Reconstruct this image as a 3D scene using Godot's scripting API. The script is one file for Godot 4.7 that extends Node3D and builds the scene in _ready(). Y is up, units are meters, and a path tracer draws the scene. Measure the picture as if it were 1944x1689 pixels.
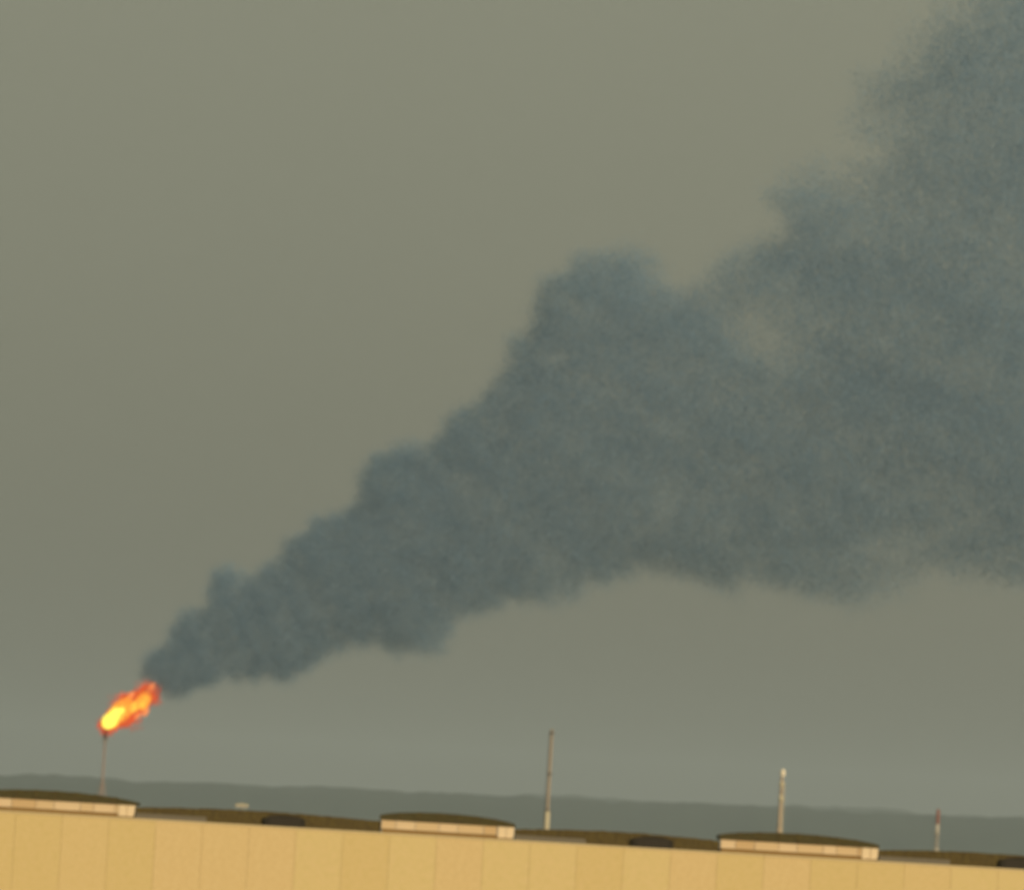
extends Node3D
# A gas flare burns behind a long cream warehouse; its smoke drifts off over far hazy hills. Evening sun from behind the viewer's right shoulder.

const TILT := 3.3            # the photograph hangs this many degrees to one side
const LIFT := 3.77
const FOV := 8.0
const EYE := Vector3(0, 8.2, 0)
const WALL_Z := -330.0
const WALL_TOP := 9.5
const PANEL := 2.428

var rng := RandomNumberGenerator.new()
var used := {}
var M := {}


# ------------------------------------------------------------------ helpers

func numbered(called: String) -> String:
	if not used.has(called):
		used[called] = 0
		return called
	used[called] += 1
	return "%s_%03d" % [called, used[called]]


func tag(o: Node3D, label: String, category: String, group := "", kind := "") -> Node3D:
	if label:
		o.set_meta("label", label)
	if category:
		o.set_meta("category", category)
	if group:
		o.set_meta("group", group)
	if kind:
		o.set_meta("kind", kind)
	return o


func thing(called: String, label: String, category: String, at := Vector3.ZERO, group := "") -> Node3D:
	var o := Node3D.new()
	o.name = numbered(called)
	add_child(o, true)
	o.position = at
	return tag(o, label, category, group)


func obj(called: String, mesh: Mesh, m: Material, parent: Node3D = null, at := Vector3.ZERO) -> MeshInstance3D:
	var o := MeshInstance3D.new()
	o.mesh = mesh
	o.material_override = m
	o.position = at
	if parent == null:
		o.name = numbered(called)
		add_child(o, true)
	else:
		var n := 0
		for c in parent.get_children():
			if str(c.name) == called or str(c.name).begins_with(called + "_0"):
				n += 1
		o.name = called if n == 0 else "%s_%03d" % [called, n]
		parent.add_child(o, true)
	return o


func begin() -> SurfaceTool:
	var st := SurfaceTool.new()
	st.begin(Mesh.PRIMITIVE_TRIANGLES)
	st.set_smooth_group(-1)
	return st


func done(st: SurfaceTool) -> ArrayMesh:
	st.generate_normals()
	return st.commit()


func quad(st: SurfaceTool, a: Vector3, b: Vector3, c: Vector3, d: Vector3) -> void:   # clockwise seen from outside
	for v in [a, b, c, a, c, d]:
		st.add_vertex(v)


func hull(st: SurfaceTool, ring_a: Array, ring_b: Array) -> void:     # closed sides between two rings, with caps; rings run clockwise seen from b's side
	var n := ring_a.size()
	for i in n:
		var j := (i + 1) % n
		quad(st, ring_a[i], ring_b[i], ring_b[j], ring_a[j])
	for i in range(1, n - 1):
		st.add_vertex(ring_b[0]); st.add_vertex(ring_b[i]); st.add_vertex(ring_b[i + 1])
		st.add_vertex(ring_a[0]); st.add_vertex(ring_a[i + 1]); st.add_vertex(ring_a[i])


func add_box(st: SurfaceTool, lo: Vector3, hi: Vector3, bevel := 0.0) -> void:   # bevelled on the four edges round the face that looks along +z
	var b := bevel
	var back := [Vector3(lo.x, lo.y, lo.z), Vector3(lo.x, hi.y, lo.z), Vector3(hi.x, hi.y, lo.z), Vector3(hi.x, lo.y, lo.z)]
	var mid := [Vector3(lo.x, lo.y, hi.z - b), Vector3(lo.x, hi.y, hi.z - b), Vector3(hi.x, hi.y, hi.z - b), Vector3(hi.x, lo.y, hi.z - b)]
	if b <= 0.0:
		hull(st, back, mid)
		return
	var front := [Vector3(lo.x + b, lo.y + b, hi.z), Vector3(lo.x + b, hi.y - b, hi.z), Vector3(hi.x - b, hi.y - b, hi.z), Vector3(hi.x - b, lo.y + b, hi.z)]
	for i in 4:
		var j := (i + 1) % 4
		quad(st, back[i], mid[i], mid[j], back[j])
		quad(st, mid[i], front[i], front[j], mid[j])
	quad(st, front[0], front[1], front[2], front[3])
	quad(st, back[3], back[2], back[1], back[0])


func box(lo: Vector3, hi: Vector3, bevel := 0.0) -> ArrayMesh:
	var st := begin()
	add_box(st, lo, hi, bevel)
	return done(st)


func add_lathe(st: SurfaceTool, profile: Array, sides := 20, at := Vector3.ZERO) -> void:   # profile: Vector2(radius, height), upwards
	st.set_smooth_group(0)
	for k in profile.size() - 1:
		var p: Vector2 = profile[k]
		var q: Vector2 = profile[k + 1]
		for i in sides:
			var a := TAU * i / sides
			var b := TAU * (i + 1) / sides
			var da := Vector3(cos(a), 0, sin(a))
			var db := Vector3(cos(b), 0, sin(b))
			quad(st, at + da * p.x + Vector3.UP * p.y, at + da * q.x + Vector3.UP * q.y, at + db * q.x + Vector3.UP * q.y, at + db * p.x + Vector3.UP * p.y)
	st.set_smooth_group(-1)


func lathe(profile: Array, sides := 20, at := Vector3.ZERO) -> ArrayMesh:
	var st := begin()
	add_lathe(st, profile, sides, at)
	return done(st)


func add_tube(st: SurfaceTool, path: Array, r: float, sides := 8) -> void:
	var rings := []
	for i in path.size():
		var t: Vector3 = (path[mini(i + 1, path.size() - 1)] - path[maxi(i - 1, 0)]).normalized()
		var u := t.cross(Vector3.FORWARD if absf(t.z) < 0.9 else Vector3.UP).normalized()
		var v := t.cross(u)
		var ring := []
		for k in sides:
			var a := TAU * k / sides
			ring.append(path[i] + (u * cos(a) + v * sin(a)) * r)
		rings.append(ring)
	for i in rings.size() - 1:
		for k in sides:
			var j := (k + 1) % sides
			quad(st, rings[i][k], rings[i][j], rings[i + 1][j], rings[i + 1][k])


func tube(path: Array, r: float, sides := 8) -> ArrayMesh:
	var st := begin()
	add_tube(st, path, r, sides)
	return done(st)


func ray(px: float, py: float) -> Vector3:        # where a pixel of the photograph looks, per metre of depth
	var k := tan(deg_to_rad(FOV / 2.0)) / 844.5
	var b := Basis.from_euler(Vector3(deg_to_rad(LIFT), 0, deg_to_rad(TILT)))
	return b * Vector3((px - 972.0) * k, (844.5 - py) * k, -1.0)


func at(px: float, py: float, depth: float) -> Vector3:     # the place at that distance to the north (-z)
	var d := ray(px, py)
	return EYE + d * (depth / -d.z)


func noise_tex(freq: float, ramp: Array, seed_: int, size := 512, octaves := 5) -> NoiseTexture2D:
	var n := FastNoiseLite.new()
	n.seed = seed_
	n.noise_type = FastNoiseLite.TYPE_SIMPLEX_SMOOTH
	n.frequency = freq
	n.fractal_octaves = octaves
	var g := Gradient.new()
	g.offsets = PackedFloat32Array(ramp.map(func(r): return r[0]))
	g.colors = PackedColorArray(ramp.map(func(r): return r[1].linear_to_srgb()))
	var t := NoiseTexture2D.new()
	t.width = size
	t.height = size
	t.seamless = true
	t.noise = n
	t.color_ramp = g
	return t


func mat(called: String, c: Color, rough := 0.85, metal := 0.0) -> StandardMaterial3D:
	var m := StandardMaterial3D.new()
	m.resource_name = called
	m.albedo_color = c.linear_to_srgb()
	m.roughness = rough
	m.metallic = metal
	m.metallic_specular = 0.3
	return m


func patchy(called: String, freq: float, ramp: Array, metres: float, seed_: int, rough := 0.85) -> StandardMaterial3D:
	var m := mat(called, Color.WHITE, rough)
	m.albedo_texture = noise_tex(freq, ramp, seed_)
	m.uv1_triplanar = true
	m.uv1_world_triplanar = true
	m.uv1_scale = Vector3.ONE / metres
	return m


func glow(called: String, c: Color, alpha: float, energy: float) -> StandardMaterial3D:
	var m := mat(called, Color.BLACK, 1.0)
	m.emission_enabled = true
	m.emission = c.linear_to_srgb()
	m.emission_energy_multiplier = energy
	m.specular_mode = BaseMaterial3D.SPECULAR_DISABLED
	if alpha < 1.0:
		m.transparency = BaseMaterial3D.TRANSPARENCY_ALPHA
		m.albedo_color.a = alpha
	return m


# ------------------------------------------------------------------ the scene

func _ready() -> void:
	rng.seed = 20240611
	setup()
	materials()
	land()
	warehouse()
	flare()
	smoke()
	far_stacks()


func setup() -> void:
	var cam := Camera3D.new()
	cam.name = "camera"
	cam.position = EYE
	cam.rotation_degrees = Vector3(LIFT, 0, TILT)
	cam.near = 1.0
	cam.far = 40000.0
	# a long lens at its limit, focused short of everything in view
	var lens := CameraAttributesPhysical.new()
	lens.frustum_focal_length = 12.0 / tan(deg_to_rad(FOV / 2.0))
	lens.frustum_focus_distance = 60.0
	lens.exposure_aperture = 3.3
	lens.frustum_near = 1.0
	lens.frustum_far = 40000.0
	cam.attributes = lens
	cam.fov = FOV
	add_child(cam)
	cam.current = true

	var sky := ProceduralSkyMaterial.new()
	sky.sky_top_color = Color(0.278, 0.282, 0.208).linear_to_srgb()
	sky.sky_horizon_color = Color(0.075, 0.065, 0.040).linear_to_srgb()
	sky.sky_curve = 0.053
	sky.ground_bottom_color = Color(0.10, 0.095, 0.075).linear_to_srgb()
	sky.ground_horizon_color = Color(0.18, 0.18, 0.14).linear_to_srgb()
	sky.sun_angle_max = 0.1
	var env := Environment.new()
	env.background_mode = Environment.BG_SKY
	env.sky = Sky.new()
	env.sky.sky_material = sky
	env.tonemap_mode = Environment.TONE_MAPPER_LINEAR
	env.tonemap_exposure = 1.0
	env.fog_enabled = true
	env.fog_density = 0.000086
	env.fog_light_color = Color(0.545, 0.665, 0.755).linear_to_srgb()
	env.volumetric_fog_enabled = true
	env.volumetric_fog_density = 0.0
	env.sdfgi_enabled = true
	env.ssao_enabled = true
	env.ssil_enabled = true
	var we := WorldEnvironment.new()
	we.name = "environment"
	we.environment = env
	add_child(we)

	var sun := DirectionalLight3D.new()
	sun.name = "sun"
	sun.rotation_degrees = Vector3(-10, 38, 0)
	sun.light_color = Color(1.0, 0.80, 0.54).linear_to_srgb()
	sun.light_energy = 1.15
	sun.light_angular_distance = 0.6
	sun.shadow_enabled = true
	add_child(sun)


func materials() -> void:
	for k in 4:
		var t: float = [0.0, 0.012, -0.014, 0.006][k]
		var w: float = [0.0, -0.012, 0.008, 0.014][k]
		M["panel%d" % k] = patchy("cream_wall_paint", 0.011, [
			[0.0, Color(0.69 + t, 0.53 + t + w, 0.245 + t)], [0.5, Color(0.72 + t, 0.555 + t + w, 0.265 + t)], [1.0, Color(0.745 + t, 0.575 + t, 0.292 + t)]], 1.9 + 0.2 * k, 11 + k, 0.9)
	M.joint = mat("joint_filler", Color(0.34, 0.24, 0.11), 0.95)
	M.coping = patchy("coping_metal", 0.02, [[0.0, Color(0.60, 0.48, 0.26)], [1.0, Color(0.74, 0.60, 0.36)]], 2.0, 31, 0.6)
	M.roof = patchy("weathered_roof_sheet", 0.02, [[0.0, Color(0.060, 0.044, 0.014)], [0.5, Color(0.105, 0.076, 0.024)], [1.0, Color(0.12, 0.095, 0.024)]], 3.0, 41, 0.85)
	M.cap = patchy("dark_skylight_cover", 0.02, [[0.0, Color(0.046, 0.038, 0.013)], [0.5, Color(0.074, 0.060, 0.018)], [1.0, Color(0.11, 0.094, 0.024)]], 2.2, 43, 0.7)
	for k in 4:
		var c: Color = [Color(0.80, 0.62, 0.39), Color(0.66, 0.47, 0.25), Color(0.73, 0.55, 0.32), Color(0.88, 0.71, 0.47)][k]
		M["fascia%d" % k] = patchy("fascia_paint", 0.03, [[0.0, c * 0.9], [1.0, c]], 1.0, 51 + k, 0.7)
	M.upstand = patchy("brown_upstand", 0.03, [[0.0, Color(0.22, 0.13, 0.035)], [1.0, Color(0.34, 0.21, 0.065)]], 1.2, 61)
	M.flashing = patchy("grey_flashing", 0.03, [[0.0, Color(0.13, 0.115, 0.085)], [1.0, Color(0.20, 0.175, 0.13)]], 1.2, 63, 0.6)
	M.vent = mat("black_vent_steel", Color(0.024, 0.019, 0.010), 0.6)
	M.deck = mat("roof_felt", Color(0.05, 0.045, 0.04), 0.95)
	M.soil = patchy("dry_ground", 0.01, [[0.0, Color(0.10, 0.09, 0.055)], [0.5, Color(0.15, 0.13, 0.08)], [1.0, Color(0.09, 0.10, 0.05)]], 60.0, 71, 1.0)
	M.wood = patchy("hill_forest", 0.02, [[0.0, Color(0.035, 0.050, 0.030)], [0.5, Color(0.050, 0.070, 0.042)], [1.0, Color(0.070, 0.088, 0.055)]], 400.0, 73, 1.0)
	M.hazed_red_steel = mat("hazed_red_brown_steel", Color(0.36, 0.27, 0.225), 0.8)  # red brown paled: distance haze is mixed into the colour
	M.grey_steel = mat("grey_steel", Color(0.30, 0.28, 0.24), 0.6)
	M.dark_steel = mat("dark_steel", Color(0.07, 0.055, 0.04), 0.7)
	M.hazed_brown_steel = mat("hazed_brown_chimney_steel", Color(0.35, 0.285, 0.215), 0.75)  # brown with haze blended into it, so the chimney stays faint
	M.buff_steel = mat("buff_column_cladding", Color(0.46, 0.365, 0.26), 0.7)
	M.pale_steel = mat("pale_insulation_cladding", Color(0.56, 0.50, 0.34), 0.55)
	M.bright_steel = mat("bright_aluminium_cladding", Color(0.95, 0.85, 0.66), 0.45)
	M.white_paint = mat("white_obstruction_paint", Color(0.52, 0.48, 0.40), 0.6)
	M.red_paint = mat("red_obstruction_paint", Color(0.27, 0.11, 0.08), 0.6)


func ridge(x: float, seed_: int, lo: float, slope: float, amp: float) -> float:
	var n := FastNoiseLite.new()
	n.seed = seed_
	n.frequency = 0.0016
	n.fractal_octaves = 4
	return lo + slope * x + amp * n.get_noise_1d(x)


func land() -> void:
	# one sheet of ground, to the horizon
	var st := begin()
	for i in 10:
		for j in 10:
			var x := -7000.0 + 1400.0 * i
			var z := 600.0 - 1800.0 * j
			quad(st, Vector3(x, 0, z), Vector3(x, 0, z - 1800.0), Vector3(x + 1400.0, 0, z - 1800.0), Vector3(x + 1400.0, 0, z))
	tag(obj("ground", done(st), M.soil), "flat dry plain running out to the far hills", "ground", "", "structure")
	# two ranges of low wooded hills, one behind the other
	hill_range("hills", "long low wooded ridge fading blue in the haze behind the warehouse", 9000.0, 103.0, 0.016, 8.0, 5)
	hill_range("hills", "fainter higher ridge showing just above the nearer wooded one", 12500.0, 142.0, 0.022, 14.0, 9)


func hill_range(called: String, label: String, dist: float, lo: float, slope: float, amp: float, seed_: int) -> void:
	var st := begin()
	st.set_smooth_group(0)
	var nx := 540
	var nz := 14
	var lump := FastNoiseLite.new()
	lump.seed = seed_ + 1
	lump.frequency = 0.012
	lump.fractal_octaves = 4
	var p := []
	for i in nx + 1:
		var x := -2700.0 + 10.0 * i
		var row := []
		for j in nz + 1:
			var t := float(j) / nz
			var h := ridge(x, seed_, lo, slope, amp) * pow(sin(PI * clampf(t, 0.0, 1.0)), 0.8) if j > 0 and j < nz else -1.0
			var z := -(dist - 1300.0 + 2600.0 * t)
			row.append(Vector3(x, h + (7.0 * lump.get_noise_2d(x, z) if h > 0.0 else 0.0), z))
		p.append(row)
	for i in nx:
		for j in nz:
			quad(st, p[i][j], p[i][j + 1], p[i + 1][j + 1], p[i + 1][j])
	tag(obj(called, done(st), M.wood), label, "hills", "", "structure")


# ------------------------------------------------------------------ warehouse

func warehouse() -> void:
	var w := thing("warehouse", "long cream panel warehouse with dark roof edge along the bottom of the picture", "warehouse", Vector3(0, 0, WALL_Z))
	var half := 18
	var x0 := at(384.0, 1575.0, -WALL_Z).x            # one of the joints
	var first := x0 - PANEL * 15.0
	var shapes := []
	for k in 3:
		shapes.append(box(Vector3(0.005, 0, -0.16), Vector3(PANEL - 0.005, WALL_TOP - 0.10, -0.004 * k), 0.006))
	var n := 2 * half
	for k in n:
		obj("wall_panel", shapes[rng.randi() % 3], M["panel%d" % (rng.randi() % 4)], w, Vector3(first + PANEL * k, 0, 0))
	var last := first + PANEL * n
	obj("joint_backing", box(Vector3(first + 0.1, 0, -0.30), Vector3(last - 0.1, WALL_TOP - 0.12, -0.17)), M.joint, w)
	obj("side_wall", box(Vector3(first - 0.2, 0, -42.0), Vector3(first + 0.008, WALL_TOP - 0.10, -0.18)), M.panel1, w)
	obj("side_wall", box(Vector3(last - 0.008, 0, -42.0), Vector3(last + 0.2, WALL_TOP - 0.10, -0.18)), M.panel1, w)
	obj("back_wall", box(Vector3(first + 0.01, 0, -42.0), Vector3(last - 0.01, WALL_TOP - 0.10, -41.8)), M.panel1, w)
	obj("roof", box(Vector3(first + 0.012, WALL_TOP - 0.55, -41.7), Vector3(last - 0.012, WALL_TOP - 0.25, -0.34)), M.deck, w)
	for k in n / 3:                                   # coping in lengths of three panels
		obj("coping", box(Vector3(0.006, WALL_TOP - 0.11, -0.42), Vector3(PANEL * 3 - 0.006, WALL_TOP, 0.035), 0.02), M.coping, w, Vector3(first + PANEL * 3 * k, 0, 0))
	# bays of the roof: [monitor from, to (pixels along the wall top), black vent centre]
	var bays := [[-470.0, -185.0, -130.0], [-46.0, 253.0, 540.0], [722.0, 975.0, 1240.0], [1368.0, 1668.0, 1940.0], [2075.0, 2340.0, 2600.0]]
	for b in bays:
		var m0 := xw(b[0])
		var m1 := xw(b[1])
		monitor(w, m0, m1)
	for k in range(0, bays.size() - 1):
		var a := xw(bays[k][1]) + 0.05
		var e := xw(bays[k + 1][0]) - 0.05
		roof_edge(w, maxf(a, first + 0.3), minf(e, last - 0.3), k)
		if k > 0:
			black_vent(w, xw(bays[k][2]))


func xw(px: float) -> float:
	var py := 1536.0 + px * tan(deg_to_rad(TILT))
	return at(px, py, -WALL_Z).x


func monitor(w: Node3D, a: float, b: float) -> void:
	# a long low rooflight: brown upstand, pale panels in front, dark vaulted cover
	var y := WALL_TOP
	var up := obj("roof_monitor", box(Vector3(a + 0.05, y - 0.4, -4.2), Vector3(b - 0.05, y + 0.19, -0.62)), M.upstand, w)
	var x := a
	var k := 0
	var widths := [0.78, 1.0, 1.25, 0.95, 1.35, 0.7, 1.1, 0.9]
	while x < b - 0.95:
		var e := minf(x + widths[k % 8], b - 0.85)
		obj("fascia_panel", box(Vector3(x + 0.012, y + 0.20, -0.80), Vector3(e - 0.012, y + 0.645, -0.60 + 0.012 * (k % 3)), 0.012), M["fascia%d" % [0, 2, 1, 0, 1, 2, 0, 2][(k + int(absf(a))) % 8]], up)
		x = e
		k += 1
	obj("end_block", box(Vector3(b - 0.84, y + 0.06, -1.5), Vector3(b - 0.42, y + 0.655, -0.56), 0.02), M.fascia3, up)
	obj("end_block", box(Vector3(b - 0.40, y + 0.06, -1.5), Vector3(b, y + 0.655, -0.57), 0.02), M.fascia3, up)
	# the vault
	var st := begin()
	var n := 18
	var fore := []
	var rear := []
	for i in n + 1:
		var t := float(i) / n
		var h := y + 0.70 + 0.50 * pow(sin(PI * (0.035 + 0.93 * t)), 0.42) - 0.08 * t
		fore.append(Vector3(lerpf(a - 0.08, b + 0.05, t), h, -0.50))
		rear.append(Vector3(lerpf(a - 0.08, b + 0.05, t), h, -4.4))
	fore = [Vector3(a - 0.08, y + 0.66, -0.50)] + fore + [Vector3(b + 0.05, y + 0.66, -0.50)]
	rear = [Vector3(a - 0.08, y + 0.66, -4.4)] + rear + [Vector3(b + 0.05, y + 0.66, -4.4)]
	hull(st, rear, fore)
	obj("cover", done(st), M.cap, up)
	for i in range(1, int((b - a) / 1.15) + 1):        # ribs over the cover
		var t := i / ((b - a) / 1.15 + 1.0)
		var h := y + 0.70 + 0.50 * pow(sin(PI * (0.035 + 0.93 * t)), 0.42) - 0.08 * t
		var rx := lerpf(a, b, t)
		obj("rib", box(Vector3(rx - 0.03, y + 0.67, -4.38), Vector3(rx + 0.03, h + 0.025, -0.465)), M.roof, up)


func roof_edge(w: Node3D, a: float, b: float, k: int) -> void:
	# the rib-sheeted rim of the low roof between two rooflights, set back behind the coping
	var y := WALL_TOP
	var st := begin()
	var step := 0.36
	var n := int((b - a) / step)
	step = (b - a) / n
	for i in n:
		var x := a + step * i
		var t := float(i) / n
		var top := y + 0.56 + 0.16 * sin(PI * clampf(t * 1.05, 0.0, 1.0)) + 0.03 * rng.randf()
		add_box(st, Vector3(x, y - 0.3, -3.0), Vector3(x + step * 0.86, top, -0.70), 0.012)
		add_box(st, Vector3(x + step * 0.86, y - 0.3, -3.0), Vector3(x + step, top - 0.015, -0.715))
	var e := obj("roof_edge", done(st), M.roof, w)
	e.set_meta("kind", "stuff")
	# grey sheet-metal flashing box next to the rooflight
	var f := b if a + 3.7 > b else a + 3.7
	obj("flashing", box(Vector3(a, y - 0.3, -0.66), Vector3(f, y + 0.27, -0.46), 0.02), M.flashing, w)


func black_vent(w: Node3D, x: float) -> void:
	# a low black cowl standing at the roof edge
	var y := WALL_TOP
	var st := begin()
	var prof := []
	var back := []
	for i in 13:
		var t := float(i) / 12
		prof.append(Vector3(x - 1.05 + 2.1 * t, y + 0.18 + 0.42 * pow(sin(PI * (0.03 + 0.94 * t)), 0.28), -0.44))
		back.append(Vector3(x - 1.05 + 2.1 * t, y + 0.18 + 0.42 * pow(sin(PI * (0.03 + 0.94 * t)), 0.28), -1.7))
	hull(st, [Vector3(x - 1.05, y + 0.02, -1.7)] + back + [Vector3(x + 1.05, y + 0.02, -1.7)], [Vector3(x - 1.05, y + 0.02, -0.44)] + prof + [Vector3(x + 1.05, y + 0.02, -0.44)])
	var v := obj("roof_vent", done(st), M.vent, w)
	for i in 3:
		obj("louvre", box(Vector3(x - 0.8, y + 0.12 + 0.13 * i, -0.5), Vector3(x + 0.8, y + 0.16 + 0.13 * i, -0.41)), M.dark_steel, v)


# ------------------------------------------------------------------ the flare

const FLARE := 2000.0


func blob(centre: Vector3, axis: Vector3, long: float, wide: float, lump: float, seed_: int) -> ArrayMesh:
	var n := FastNoiseLite.new()
	n.seed = seed_
	n.frequency = 0.55
	n.fractal_octaves = 3
	var y := axis.normalized()
	var x := y.cross(Vector3.BACK).normalized()
	var z := x.cross(y)
	var st := begin()
	st.set_smooth_group(0)
	var rows := 20
	var cols := 28
	var p := []
	for i in rows + 1:
		var row := []
		for j in cols + 1:
			var u := PI * i / rows
			var v := TAU * (j % cols) / cols
			var d := Vector3(sin(u) * cos(v), -cos(u), sin(u) * sin(v))
			var r := 1.0 + lump * n.get_noise_3d(d.x * 2.2 + 7.0 * seed_, d.y * 2.6, d.z * 2.2)
			row.append(centre + (x * d.x * wide + y * d.y * long + z * d.z * wide) * r)
		p.append(row)
	for i in rows:
		for j in cols:
			quad(st, p[i][j], p[i + 1][j], p[i + 1][j + 1], p[i][j + 1])
	return done(st)


func flare() -> void:
	var mouth := at(200.0, 1386.0, FLARE)
	var s := thing("flare_stack", "thin red brown flare stack under the burning gas flame", "flare stack", Vector3(mouth.x, 0, mouth.z))
	var h := mouth.y
	obj("riser", lathe([Vector2(0.6, 0), Vector2(0.34, h * 0.4), Vector2(0.30, h - 3.0)], 16), M.hazed_red_steel, s)
	obj("flare_tip", lathe([Vector2(0.4, h - 3.0), Vector2(0.65, h - 2.7), Vector2(0.65, h - 0.5), Vector2(0.9, h), Vector2(0.9, h), Vector2(0.7, h - 1.0), Vector2(0.0, h - 1.0)], 16), M.dark_steel, s)
	for y in [h - 3.4, h * 0.62]:
		obj("platform", lathe([Vector2(0.4, y - 0.15), Vector2(1.5, y - 0.12), Vector2(1.5, y), Vector2(0.4, y)], 16), M.grey_steel, s)
	var st := begin()
	for dx in [-0.25, 0.25]:
		add_tube(st, [Vector3(dx, 0.5, 0.95), Vector3(dx, h - 3.3, 0.75)], 0.05, 6)
	for k in int(h / 0.6):
		add_tube(st, [Vector3(-0.25, 0.6 + k * 0.58, 0.9), Vector3(0.25, 0.6 + k * 0.58, 0.9)], 0.03, 4)
	obj("ladder", done(st), M.hazed_red_steel, s)
	for k in 3:
		var a := TAU * k / 3.0 + 0.4
		var leg := Vector3(cos(a), 0, sin(a))
		obj("brace", tube([leg * 7.0, leg * 0.45 + Vector3.UP * (h * 0.62 - 0.3)], 0.16, 6), M.hazed_red_steel, s)

	# the flame, blown over to the right
	var f := thing("gas_flame", "bright yellow and orange gas flame blown sideways at the tip of the flare stack", "flame", mouth)
	var axis := at(290.0, 1308.0, FLARE) - at(205.0, 1375.0, FLARE)
	var px := 0.1654
	M.fire_edge = glow("flame_edge", Color(0.56, 0.050, 0.004), 0.30, 1.0)
	M.fire_red = glow("flame_red", Color(0.86, 0.080, 0.003), 0.6, 1.0)
	M.fire_orange = glow("flame_orange", Color(1.0, 0.33, 0.02), 0.8, 1.3)
	M.fire_pink = glow("flame_pink", Color(1.0, 0.27, 0.07), 0.6, 1.2)
	M.fire_yellow = glow("flame_core", Color(1.0, 0.86, 0.10), 1.0, 1.5)
	M.fire_amber = glow("flame_amber", Color(1.0, 0.58, 0.05), 0.85, 1.4)
	var lobes := [   # part, px, py, half length, half width (pixels of the photograph), towards the viewer, material, lumpiness
		["flame_envelope", 244, 1345, 58, 22, 0.0, "fire_red", 0.5],
		["flame_envelope", 242, 1347, 52, 19, 0.0, "fire_red", 0.4],
		["flame_envelope", 284, 1318, 20, 18, 1.0, "fire_edge", 0.4],
		["flame_lobe", 228, 1352, 34, 18, 2.6, "fire_orange", 0.25],
		["flame_lobe", 271, 1331, 19, 13, 2.8, "fire_orange", 0.35],
		["flame_lobe", 272, 1333, 13, 9, 3.4, "fire_amber", 0.35],
		["flame_lobe", 255, 1342, 12, 8, 3.3, "fire_amber", 0.35],
		["flame_lobe", 225, 1354, 26, 15, 3.3, "fire_amber", 0.25],
		["flame_core", 210, 1368, 18, 14, 3.9, "fire_yellow", 0.12],
		["flame_core", 222, 1356, 23, 12, 4.1, "fire_yellow", 0.2],
		["flame_wisp", 249, 1320, 8, 5, 3.0, "fire_pink", 0.4],
		["flame_wisp", 287, 1306, 10, 6, 2.8, "fire_pink", 0.4],
		["flame_wisp", 262, 1359, 8, 4, 3.0, "fire_pink", 0.4],
		["flame_wisp", 277, 1352, 9, 5, 3.0, "fire_pink", 0.4]]
	for k in lobes.size():
		var l: Array = lobes[k]
		var c := at(l[1], l[2], FLARE) - mouth + Vector3(0, 0, l[5])
		var dir := axis.rotated(Vector3.BACK, rng.randf_range(-0.3, 0.3) if k > 2 and l[0] != "flame_core" else 0.12 if k > 2 else 0.0)
		obj(l[0], blob(c, dir, l[3] * px, l[4] * px, l[7], 100 + k), M[l[6]], f)
	# torn shreds of fire round the body of the flame
	var turn := Basis(axis.normalized(), axis.normalized().cross(Vector3.BACK).normalized(), Vector3.BACK)
	for kind in [["fire_edge", 1.0, 34.0, 71.0, 520], ["fire_red", 0.85, 27.0, 62.0, 420], ["fire_orange", 0.62, 17.0, 50.0, 200]]:
		var spots := []
		for i in kind[4]:
			var t := rng.randf_range(-1.0, 1.0)
			var wide: float = kind[2] * sqrt(1.0 - t * t) * (1.0 + 0.35 * sin(7.0 * t + kind[2]))
			var ang := rng.randf() * TAU
			var out: float = wide * sqrt(rng.randf_range(0.15, 1.0))
			spots.append([at(245.0, 1344.0, FLARE) - mouth + turn * (Vector3(t * kind[3], out * cos(ang), out * sin(ang)) * px), rng.randf_range(0.6, 1.3)])
		var m := glow("flame_shred", [Color(0.60, 0.055, 0.004), Color(0.95, 0.10, 0.005), Color(1.0, 0.36, 0.02)][int(kind[0] == "fire_red") + 2 * int(kind[0] == "fire_orange")], 1.0, 1.1)
		var o := swarm(flakes(10, 0.9, 0.34, 8), m, spots)
		o.name = "flame_shreds" if kind[0] == "fire_edge" else "flame_shreds_001" if kind[0] == "fire_red" else "flame_shreds_002"
		o.set_meta("kind", "stuff")
		f.add_child(o, true)
	var lamp := OmniLight3D.new()
	lamp.name = "flame_light"
	lamp.position = at(240.0, 1346.0, FLARE) - mouth + Vector3(0, 0, 0.5)
	lamp.light_color = Color(1.0, 0.45, 0.10).linear_to_srgb()
	lamp.light_energy = 40.0
	lamp.light_size = 2.5
	lamp.omni_range = 400.0
	lamp.omni_attenuation = 2.0
	lamp.shadow_enabled = true
	f.add_child(lamp)


# ------------------------------------------------------------------ smoke

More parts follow.
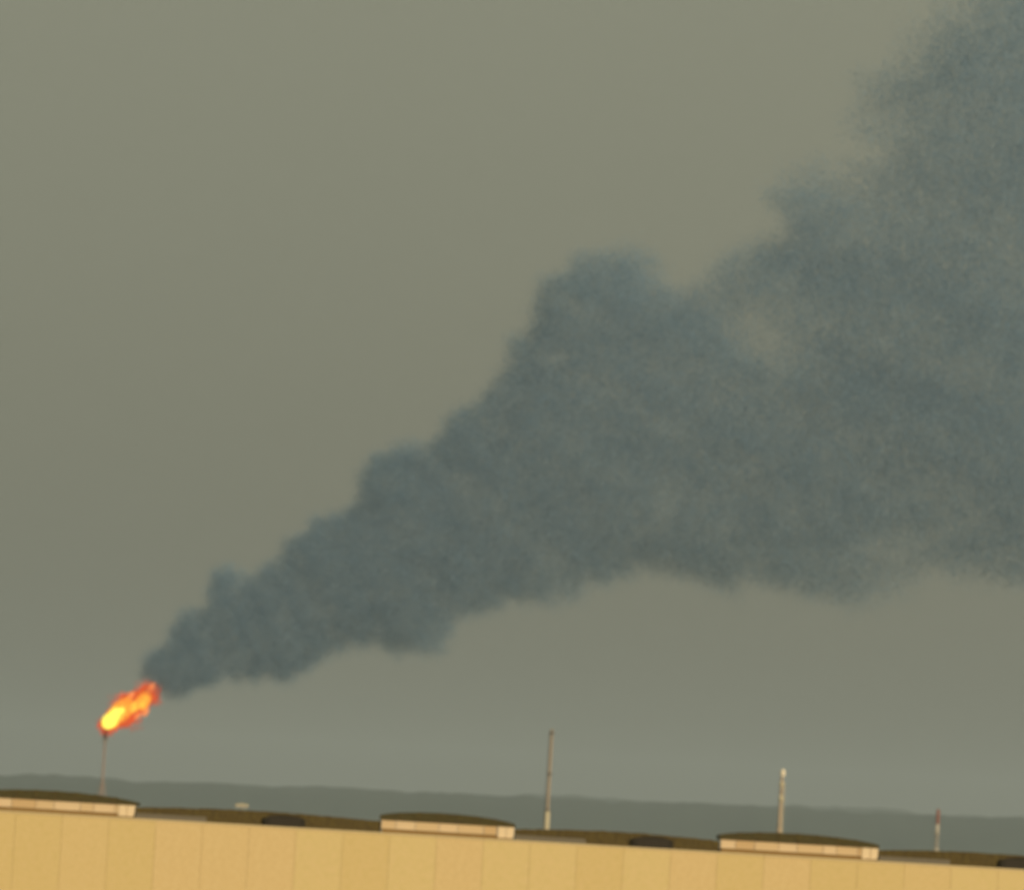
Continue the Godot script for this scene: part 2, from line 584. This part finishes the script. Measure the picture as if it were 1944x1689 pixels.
func outline() -> PackedVector2Array:
	# seen from the town: upper side from the flame outwards, then the lower side back
	var p := "268,1285 272,1245 325,1218 330,1168 355,1155 385,1168 395,1115 410,1080 440,1072 465,1098 520,1060 545,1020 600,990 680,952 685,900 705,862 745,840 800,852 840,800 890,755 930,735 960,700 985,640 1020,580 1050,520 1076,480 1130,468 1200,458 1252,478 1288,522 1310,525 1370,495 1420,455 1490,430 1480,380 1520,342 1570,332 1640,345 1690,300 1660,262 1620,222 1640,170 1690,130 1700,60 1760,10 1830,-60 1960,-160 2250,-300 2420,200 2420,800 2300,1080 2100,1085 1944,1095 1850,1088 1760,1092 1700,1130 1600,1150 1500,1140 1400,1130 1300,1100 1200,1090 1130,1115 1060,1150 1000,1135 930,1150 880,1180 850,1215 790,1250 740,1240 700,1225 640,1240 570,1285 500,1290 430,1290 380,1310 345,1326 310,1318"
	var out := PackedVector2Array()
	for s in p.split(" "):
		var c := s.split(",")
		out.append(Vector2(float(c[0]), float(c[1])))
	return out


func flakes(n: int, spread: float, side: float, seed_: int) -> ArrayMesh:
	# a wisp of n small ragged flakes scattered through a ball
	var g := RandomNumberGenerator.new()
	g.seed = seed_
	var st := begin()
	for i in n:
		var c := Vector3(g.randfn(), g.randfn(), g.randfn()).normalized() * spread * pow(g.randf(), 0.5)
		var b := Basis.from_euler(Vector3(g.randf() * TAU, g.randf() * TAU, g.randf() * TAU))
		var l := side * g.randf_range(0.6, 1.3)
		st.add_vertex(c + b * Vector3(-0.5, -0.29, 0) * l)
		st.add_vertex(c + b * Vector3(0.0, 0.58, 0) * l)
		st.add_vertex(c + b * Vector3(0.5, -0.29, 0) * l)
	return done(st)


func swarm(mesh: Mesh, m: Material, spots: Array) -> MultiMeshInstance3D:     # spots: [place, scale]
	var mm := MultiMesh.new()
	mm.transform_format = MultiMesh.TRANSFORM_3D
	mm.mesh = mesh
	mm.instance_count = spots.size()
	for i in spots.size():
		var b := Basis.from_euler(Vector3(rng.randf() * TAU, rng.randf() * TAU, rng.randf() * TAU)).scaled(Vector3.ONE * spots[i][1])
		mm.set_instance_transform(i, Transform3D(b, spots[i][0]))
	var o := MultiMeshInstance3D.new()
	o.multimesh = mm
	o.material_override = m
	return o


const CELL := 14.0
var rim_field := PackedFloat32Array()      # distance to the rim of the plume, on a grid
var field_w := 0
var field_h := 0


func make_field() -> void:
	var poly := outline()
	var edges := poly.size()
	field_w = int((2180.0 - 180.0) / CELL) + 2
	field_h = int((1420.0 + 220.0) / CELL) + 2
	rim_field.resize(field_w * field_h)
	for j in field_h:
		for i in field_w:
			var p := Vector2(180.0 + CELL * i, -220.0 + CELL * j)
			var d := 1e9
			for k in edges:
				d = minf(d, p.distance_squared_to(Geometry2D.get_closest_point_to_segment(p, poly[k], poly[(k + 1) % edges])))
			d = sqrt(d)
			rim_field[j * field_w + i] = d if Geometry2D.is_point_in_polygon(p, poly) else -d


func rim(p: Vector2) -> float:
	var u := clampf((p.x - 180.0) / CELL, 0.0, field_w - 1.01)
	var v := clampf((p.y + 220.0) / CELL, 0.0, field_h - 1.01)
	var i := int(u)
	var j := int(v)
	var k := j * field_w + i
	return lerpf(lerpf(rim_field[k], rim_field[k + 1], u - i), lerpf(rim_field[k + field_w], rim_field[k + field_w + 1], u - i), v - j)


func thinner(p: Vector2, c: Vector2, wide: float, high: float, turn: float, by: float) -> float:
	var q := (p - c).rotated(-turn)
	return 1.0 - by * exp(-(q.x * q.x / (wide * wide) + q.y * q.y / (high * high)))


func smoke() -> void:
	make_field()
	var billow := FastNoiseLite.new()
	billow.seed = 77
	billow.noise_type = FastNoiseLite.TYPE_SIMPLEX_SMOOTH
	billow.frequency = 1.0
	billow.fractal_octaves = 4
	billow.fractal_gain = 0.55
	var mass := billow.duplicate()
	mass.seed = 31
	mass.fractal_octaves = 3
	var foot := at(300.0, 1300.0, FLARE)
	var px := FLARE * tan(deg_to_rad(FOV / 2.0)) / 844.5
	var spots := []
	var tries := 0
	while tries < 660000:
		tries += 1
		# many small wisps near the flame, larger ones downwind
		var p := Vector2(lerpf(240.0, 2160.0, rng.randf()), rng.randf_range(-180.0, 1400.0))
		if rim(p) < -60.0:
			continue
		var grow := clampf((p.x - 260.0) / 1300.0, 0.0, 1.25)
		var size := lerpf(34.0, 150.0, grow)
		var q := p / size
		var swirl := Vector2(billow.get_noise_3d(q.x, q.y, 3.0), billow.get_noise_3d(q.x, q.y, 47.0)) * lerpf(19.0, 52.0, grow)
		var fine := Vector2(billow.get_noise_3d(q.x * 3.3, q.y * 3.3, 91.0), billow.get_noise_3d(q.x * 3.3, q.y * 3.3, 19.0)) * lerpf(7.0, 17.0, grow)
		var d := rim(p + swirl + fine)
		var high := smoothstep(1250.0, 1750.0, p.x) * smoothstep(650.0, 150.0, p.y)
		var soft := lerpf(7.0, 42.0, grow) + 60.0 * high + 30.0 * smoothstep(1500.0, 1900.0, p.x)
		var depth := smoothstep(-0.35 * soft, soft, d)
		if depth <= 0.0:
			continue
		depth *= lerpf(2.9, 2.2, smoothstep(300.0, 1500.0, p.x)) * lerpf(1.0, 0.85, high)
		depth *= 1.0 + 0.42 * mass.get_noise_2d(q.x * 0.8 + 9.0, q.y * 0.8)
		depth *= thinner(p, Vector2(1462, 645), 105.0, 52.0, 0.55, 0.9) * thinner(p, Vector2(1350, 540), 70.0, 40.0, 0.0, 0.3) * thinner(p, Vector2(1265, 965), 70.0, 30.0, -0.2, 0.3)
		depth *= thinner(p, Vector2(1710, 1045), 110.0, 48.0, -0.3, 0.6) * thinner(p, Vector2(760, 1000), 90.0, 26.0, -0.6, 0.2)
		depth *= thinner(p, Vector2(1660, 420), 130.0, 60.0, -0.6, 0.25)
		var scale := lerpf(0.62, 1.02, grow)
		if rng.randf() * 3.2 > depth * 0.42 / (scale * scale):
			continue
		# depth: the plume is about as thick as it is wide, with a lumpy front and back
		var half := lerpf(70.0, 330.0, grow)
		var e := clampf(maxf(d, 3.0), 0.0, half)
		var thick := sqrt(e * (2.0 * half - e)) * 0.8
		var z := rng.randf_range(-1.0, 1.0)
		if absf(z) > 0.78 + 0.5 * billow.get_noise_3d(q.x * 0.9, q.y * 0.9, 5.0 * signf(z)):
			z *= rng.randf()
		spots.append([at(p.x, p.y, FLARE + z * thick * px) - foot, scale * rng.randf_range(0.75, 1.25)])
	print("wisps: ", spots.size())
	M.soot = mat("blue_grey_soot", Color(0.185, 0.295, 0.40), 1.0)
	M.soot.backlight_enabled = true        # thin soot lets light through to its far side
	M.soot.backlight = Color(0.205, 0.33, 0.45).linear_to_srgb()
	M.soot.specular_mode = BaseMaterial3D.SPECULAR_DISABLED
	# a bank of small flakes in a soft ball; every wisp draws its own run of them
	var bank := PackedVector3Array()
	var facing := PackedVector3Array()
	var many := 6000
	for i in many:
		var c := Vector3(rng.randfn(), rng.randfn(), rng.randfn()) * 1.75
		var b := Basis.from_euler(Vector3(rng.randf() * TAU, rng.randf() * TAU, rng.randf() * TAU))
		var l := 0.338 * rng.randf_range(0.6, 1.3)
		bank.append(c + b * Vector3(-0.5, -0.29, 0) * l)
		bank.append(c + b * Vector3(0.0, 0.58, 0) * l)
		bank.append(c + b * Vector3(0.5, -0.29, 0) * l)
		facing.append(b.z)
	var each := 34
	var verts := PackedVector3Array()
	var norms := PackedVector3Array()
	verts.resize(spots.size() * each * 3)
	norms.resize(spots.size() * each * 3)
	var n := 0
	for s in spots:
		var c: Vector3 = s[0]
		var k: float = s[1]
		var from := rng.randi() % (many - each)
		for i in range(from, from + each):
			var f := facing[i]
			verts[n] = c + bank[3 * i] * k
			verts[n + 1] = c + bank[3 * i + 1] * k
			verts[n + 2] = c + bank[3 * i + 2] * k
			norms[n] = f
			norms[n + 1] = f
			norms[n + 2] = f
			n += 3
	var arrays := []
	arrays.resize(Mesh.ARRAY_MAX)
	arrays[Mesh.ARRAY_VERTEX] = verts
	arrays[Mesh.ARRAY_NORMAL] = norms
	var cloud := ArrayMesh.new()
	cloud.add_surface_from_arrays(Mesh.PRIMITIVE_TRIANGLES, arrays)
	M.soot.cull_mode = BaseMaterial3D.CULL_DISABLED
	var o := obj("smoke_plume", cloud, M.soot, null, foot)
	tag(o, "dark blue grey smoke plume drifting up to the right from the flare flame", "smoke", "", "stuff")


# ------------------------------------------------------------------ what stands between the warehouse and the hills

func stand(px: float, py: float, depth: float) -> Vector3:
	return at(px, py, depth)


func far_stacks() -> void:
	# slim brown chimney
	var top := stand(1048.0, 1384.0, 1500.0)
	var c := thing("chimney", "tall slim brown steel chimney standing alone below the smoke plume", "chimney", Vector3(top.x, 0, top.z))
	var h := top.y
	obj("shaft", lathe([Vector2(0.7, 0), Vector2(0.52, h * 0.5), Vector2(0.40, h * 0.52), Vector2(0.36, h), Vector2(0.3, h), Vector2(0.3, h - 1.0)], 18), M.hazed_brown_steel, c)
	obj("lower_sleeve", lathe([Vector2(0.64, h * 0.40), Vector2(0.64, h * 0.52), Vector2(0.42, h * 0.53)], 18), M.pale_steel, c)
	for y in [h - 0.9, h * 0.74, h * 0.53]:
		obj("collar", lathe([Vector2(0.4, y - 0.25), Vector2(0.58, y - 0.15), Vector2(0.58, y + 0.15), Vector2(0.4, y + 0.25)], 18), M.dark_steel, c)
	var st := begin()
	for d in [0.0, 0.42]:
		add_tube(st, [Vector3(-0.72, 1.0, d), Vector3(-0.50, h - 1.0, d)], 0.055, 6)
	for k in int(h / 0.55) - 3:
		var x := lerpf(-0.72, -0.50, k * 0.55 / h)
		add_tube(st, [Vector3(x, 1.2 + 0.55 * k, 0.0), Vector3(x, 1.2 + 0.55 * k, 0.42)], 0.03, 4)
	obj("ladder", done(st), M.dark_steel, c)

	# process column with a bright vent drum on its head
	top = stand(1485.0, 1474.0, 1300.0)
	h = top.y
	var p := thing("process_column", "slim pale speckled column with a bright drum at its top", "tower", Vector3(top.x, 0, top.z))
	obj("shell", lathe([Vector2(0.52, 0), Vector2(0.52, h * 0.62), Vector2(0.36, h * 0.66), Vector2(0.30, h - 0.4), Vector2(0.2, h), Vector2(0.0, h)], 18), M.buff_steel, p)
	for y in [[0.82, 0.87], [0.93, 0.96], [0.52, 0.61]]:
		var wide := 0.55 if y[0] < 0.7 else 0.42
		obj("cladding_band", lathe([Vector2(0.3, h * y[0]), Vector2(wide, h * y[0]), Vector2(wide, h * y[1]), Vector2(0.3, h * y[1])], 18), M.pale_steel, p)
	for y in [h * 0.665, h * 0.9]:
		obj("platform", lathe([Vector2(0.3, y - 0.1), Vector2(0.8, y - 0.08), Vector2(0.8, y), Vector2(0.3, y)], 16), M.grey_steel, p)
	obj("vapour_pipe", tube([Vector3(0.55, 2.0, 0.2), Vector3(0.55, h * 0.93, 0.2), Vector3(0.45, h * 0.96, 0.1), Vector3(0.2, h * 0.97, 0)], 0.11, 8), M.pale_steel, p)
	obj("vent_drum", lathe([Vector2(0.0, h - 0.05), Vector2(0.35, h), Vector2(0.46, h + 0.3), Vector2(0.46, h + 1.2), Vector2(0.25, h + 1.5), Vector2(0.0, h + 1.55)], 14, Vector3(0.12, 0, 0.1)), M.bright_steel, p)

	# slender mast in obstruction colours
	top = stand(1782.0, 1535.0, 1400.0)
	h = top.y
	var d := thing("obstruction_mast", "slender mast with dull red top and white bands near the roof's far end", "mast", Vector3(top.x, 0, top.z))
	obj("mast_tube", lathe([Vector2(0.55, 0), Vector2(0.4, h * 0.78), Vector2(0.36, h * 0.78)], 14), M.grey_steel, d)
	obj("red_top", lathe([Vector2(0.40, h * 0.87), Vector2(0.36, h - 0.3), Vector2(0.1, h), Vector2(0.0, h)], 14), M.red_paint, d)
	for y in [[0.775, 0.87, 0.41], [0.58, 0.665, 0.5]]:
		obj("white_band", lathe([Vector2(y[2] - 0.1, h * y[0]), Vector2(y[2], h * y[0]), Vector2(y[2], h * y[1]), Vector2(y[2] - 0.1, h * y[1])], 14), M.white_paint, d)
	obj("lamp_bracket", tube([Vector3(-0.2, h * 0.8, 0.2), Vector3(-0.6, h * 0.8, 0.4)], 0.1, 6), M.white_paint, d)

	# the head of a floodlight pole, just over the roof edge
	top = stand(459.0, 1525.0, 700.0)
	h = top.y
	var l := thing("floodlight_pole", "small pale floodlight head peeping over the dark roof edge", "floodlight", Vector3(top.x, 0, top.z))
	obj("pole", lathe([Vector2(0.16, 0), Vector2(0.09, h - 0.3), Vector2(0.0, h - 0.3)], 10), M.grey_steel, l)
	obj("cross_arm", box(Vector3(-0.7, h - 0.42, -0.06), Vector3(0.7, h - 0.30, 0.06)), M.white_paint, l)
	for x in [-0.48, 0.0, 0.48]:
		obj("lamp_head", box(Vector3(x - 0.2, h - 0.29, -0.12), Vector3(x + 0.2, h + (0.02 if x == 0.0 else -0.05), 0.16), 0.03), M.pale_steel, l)
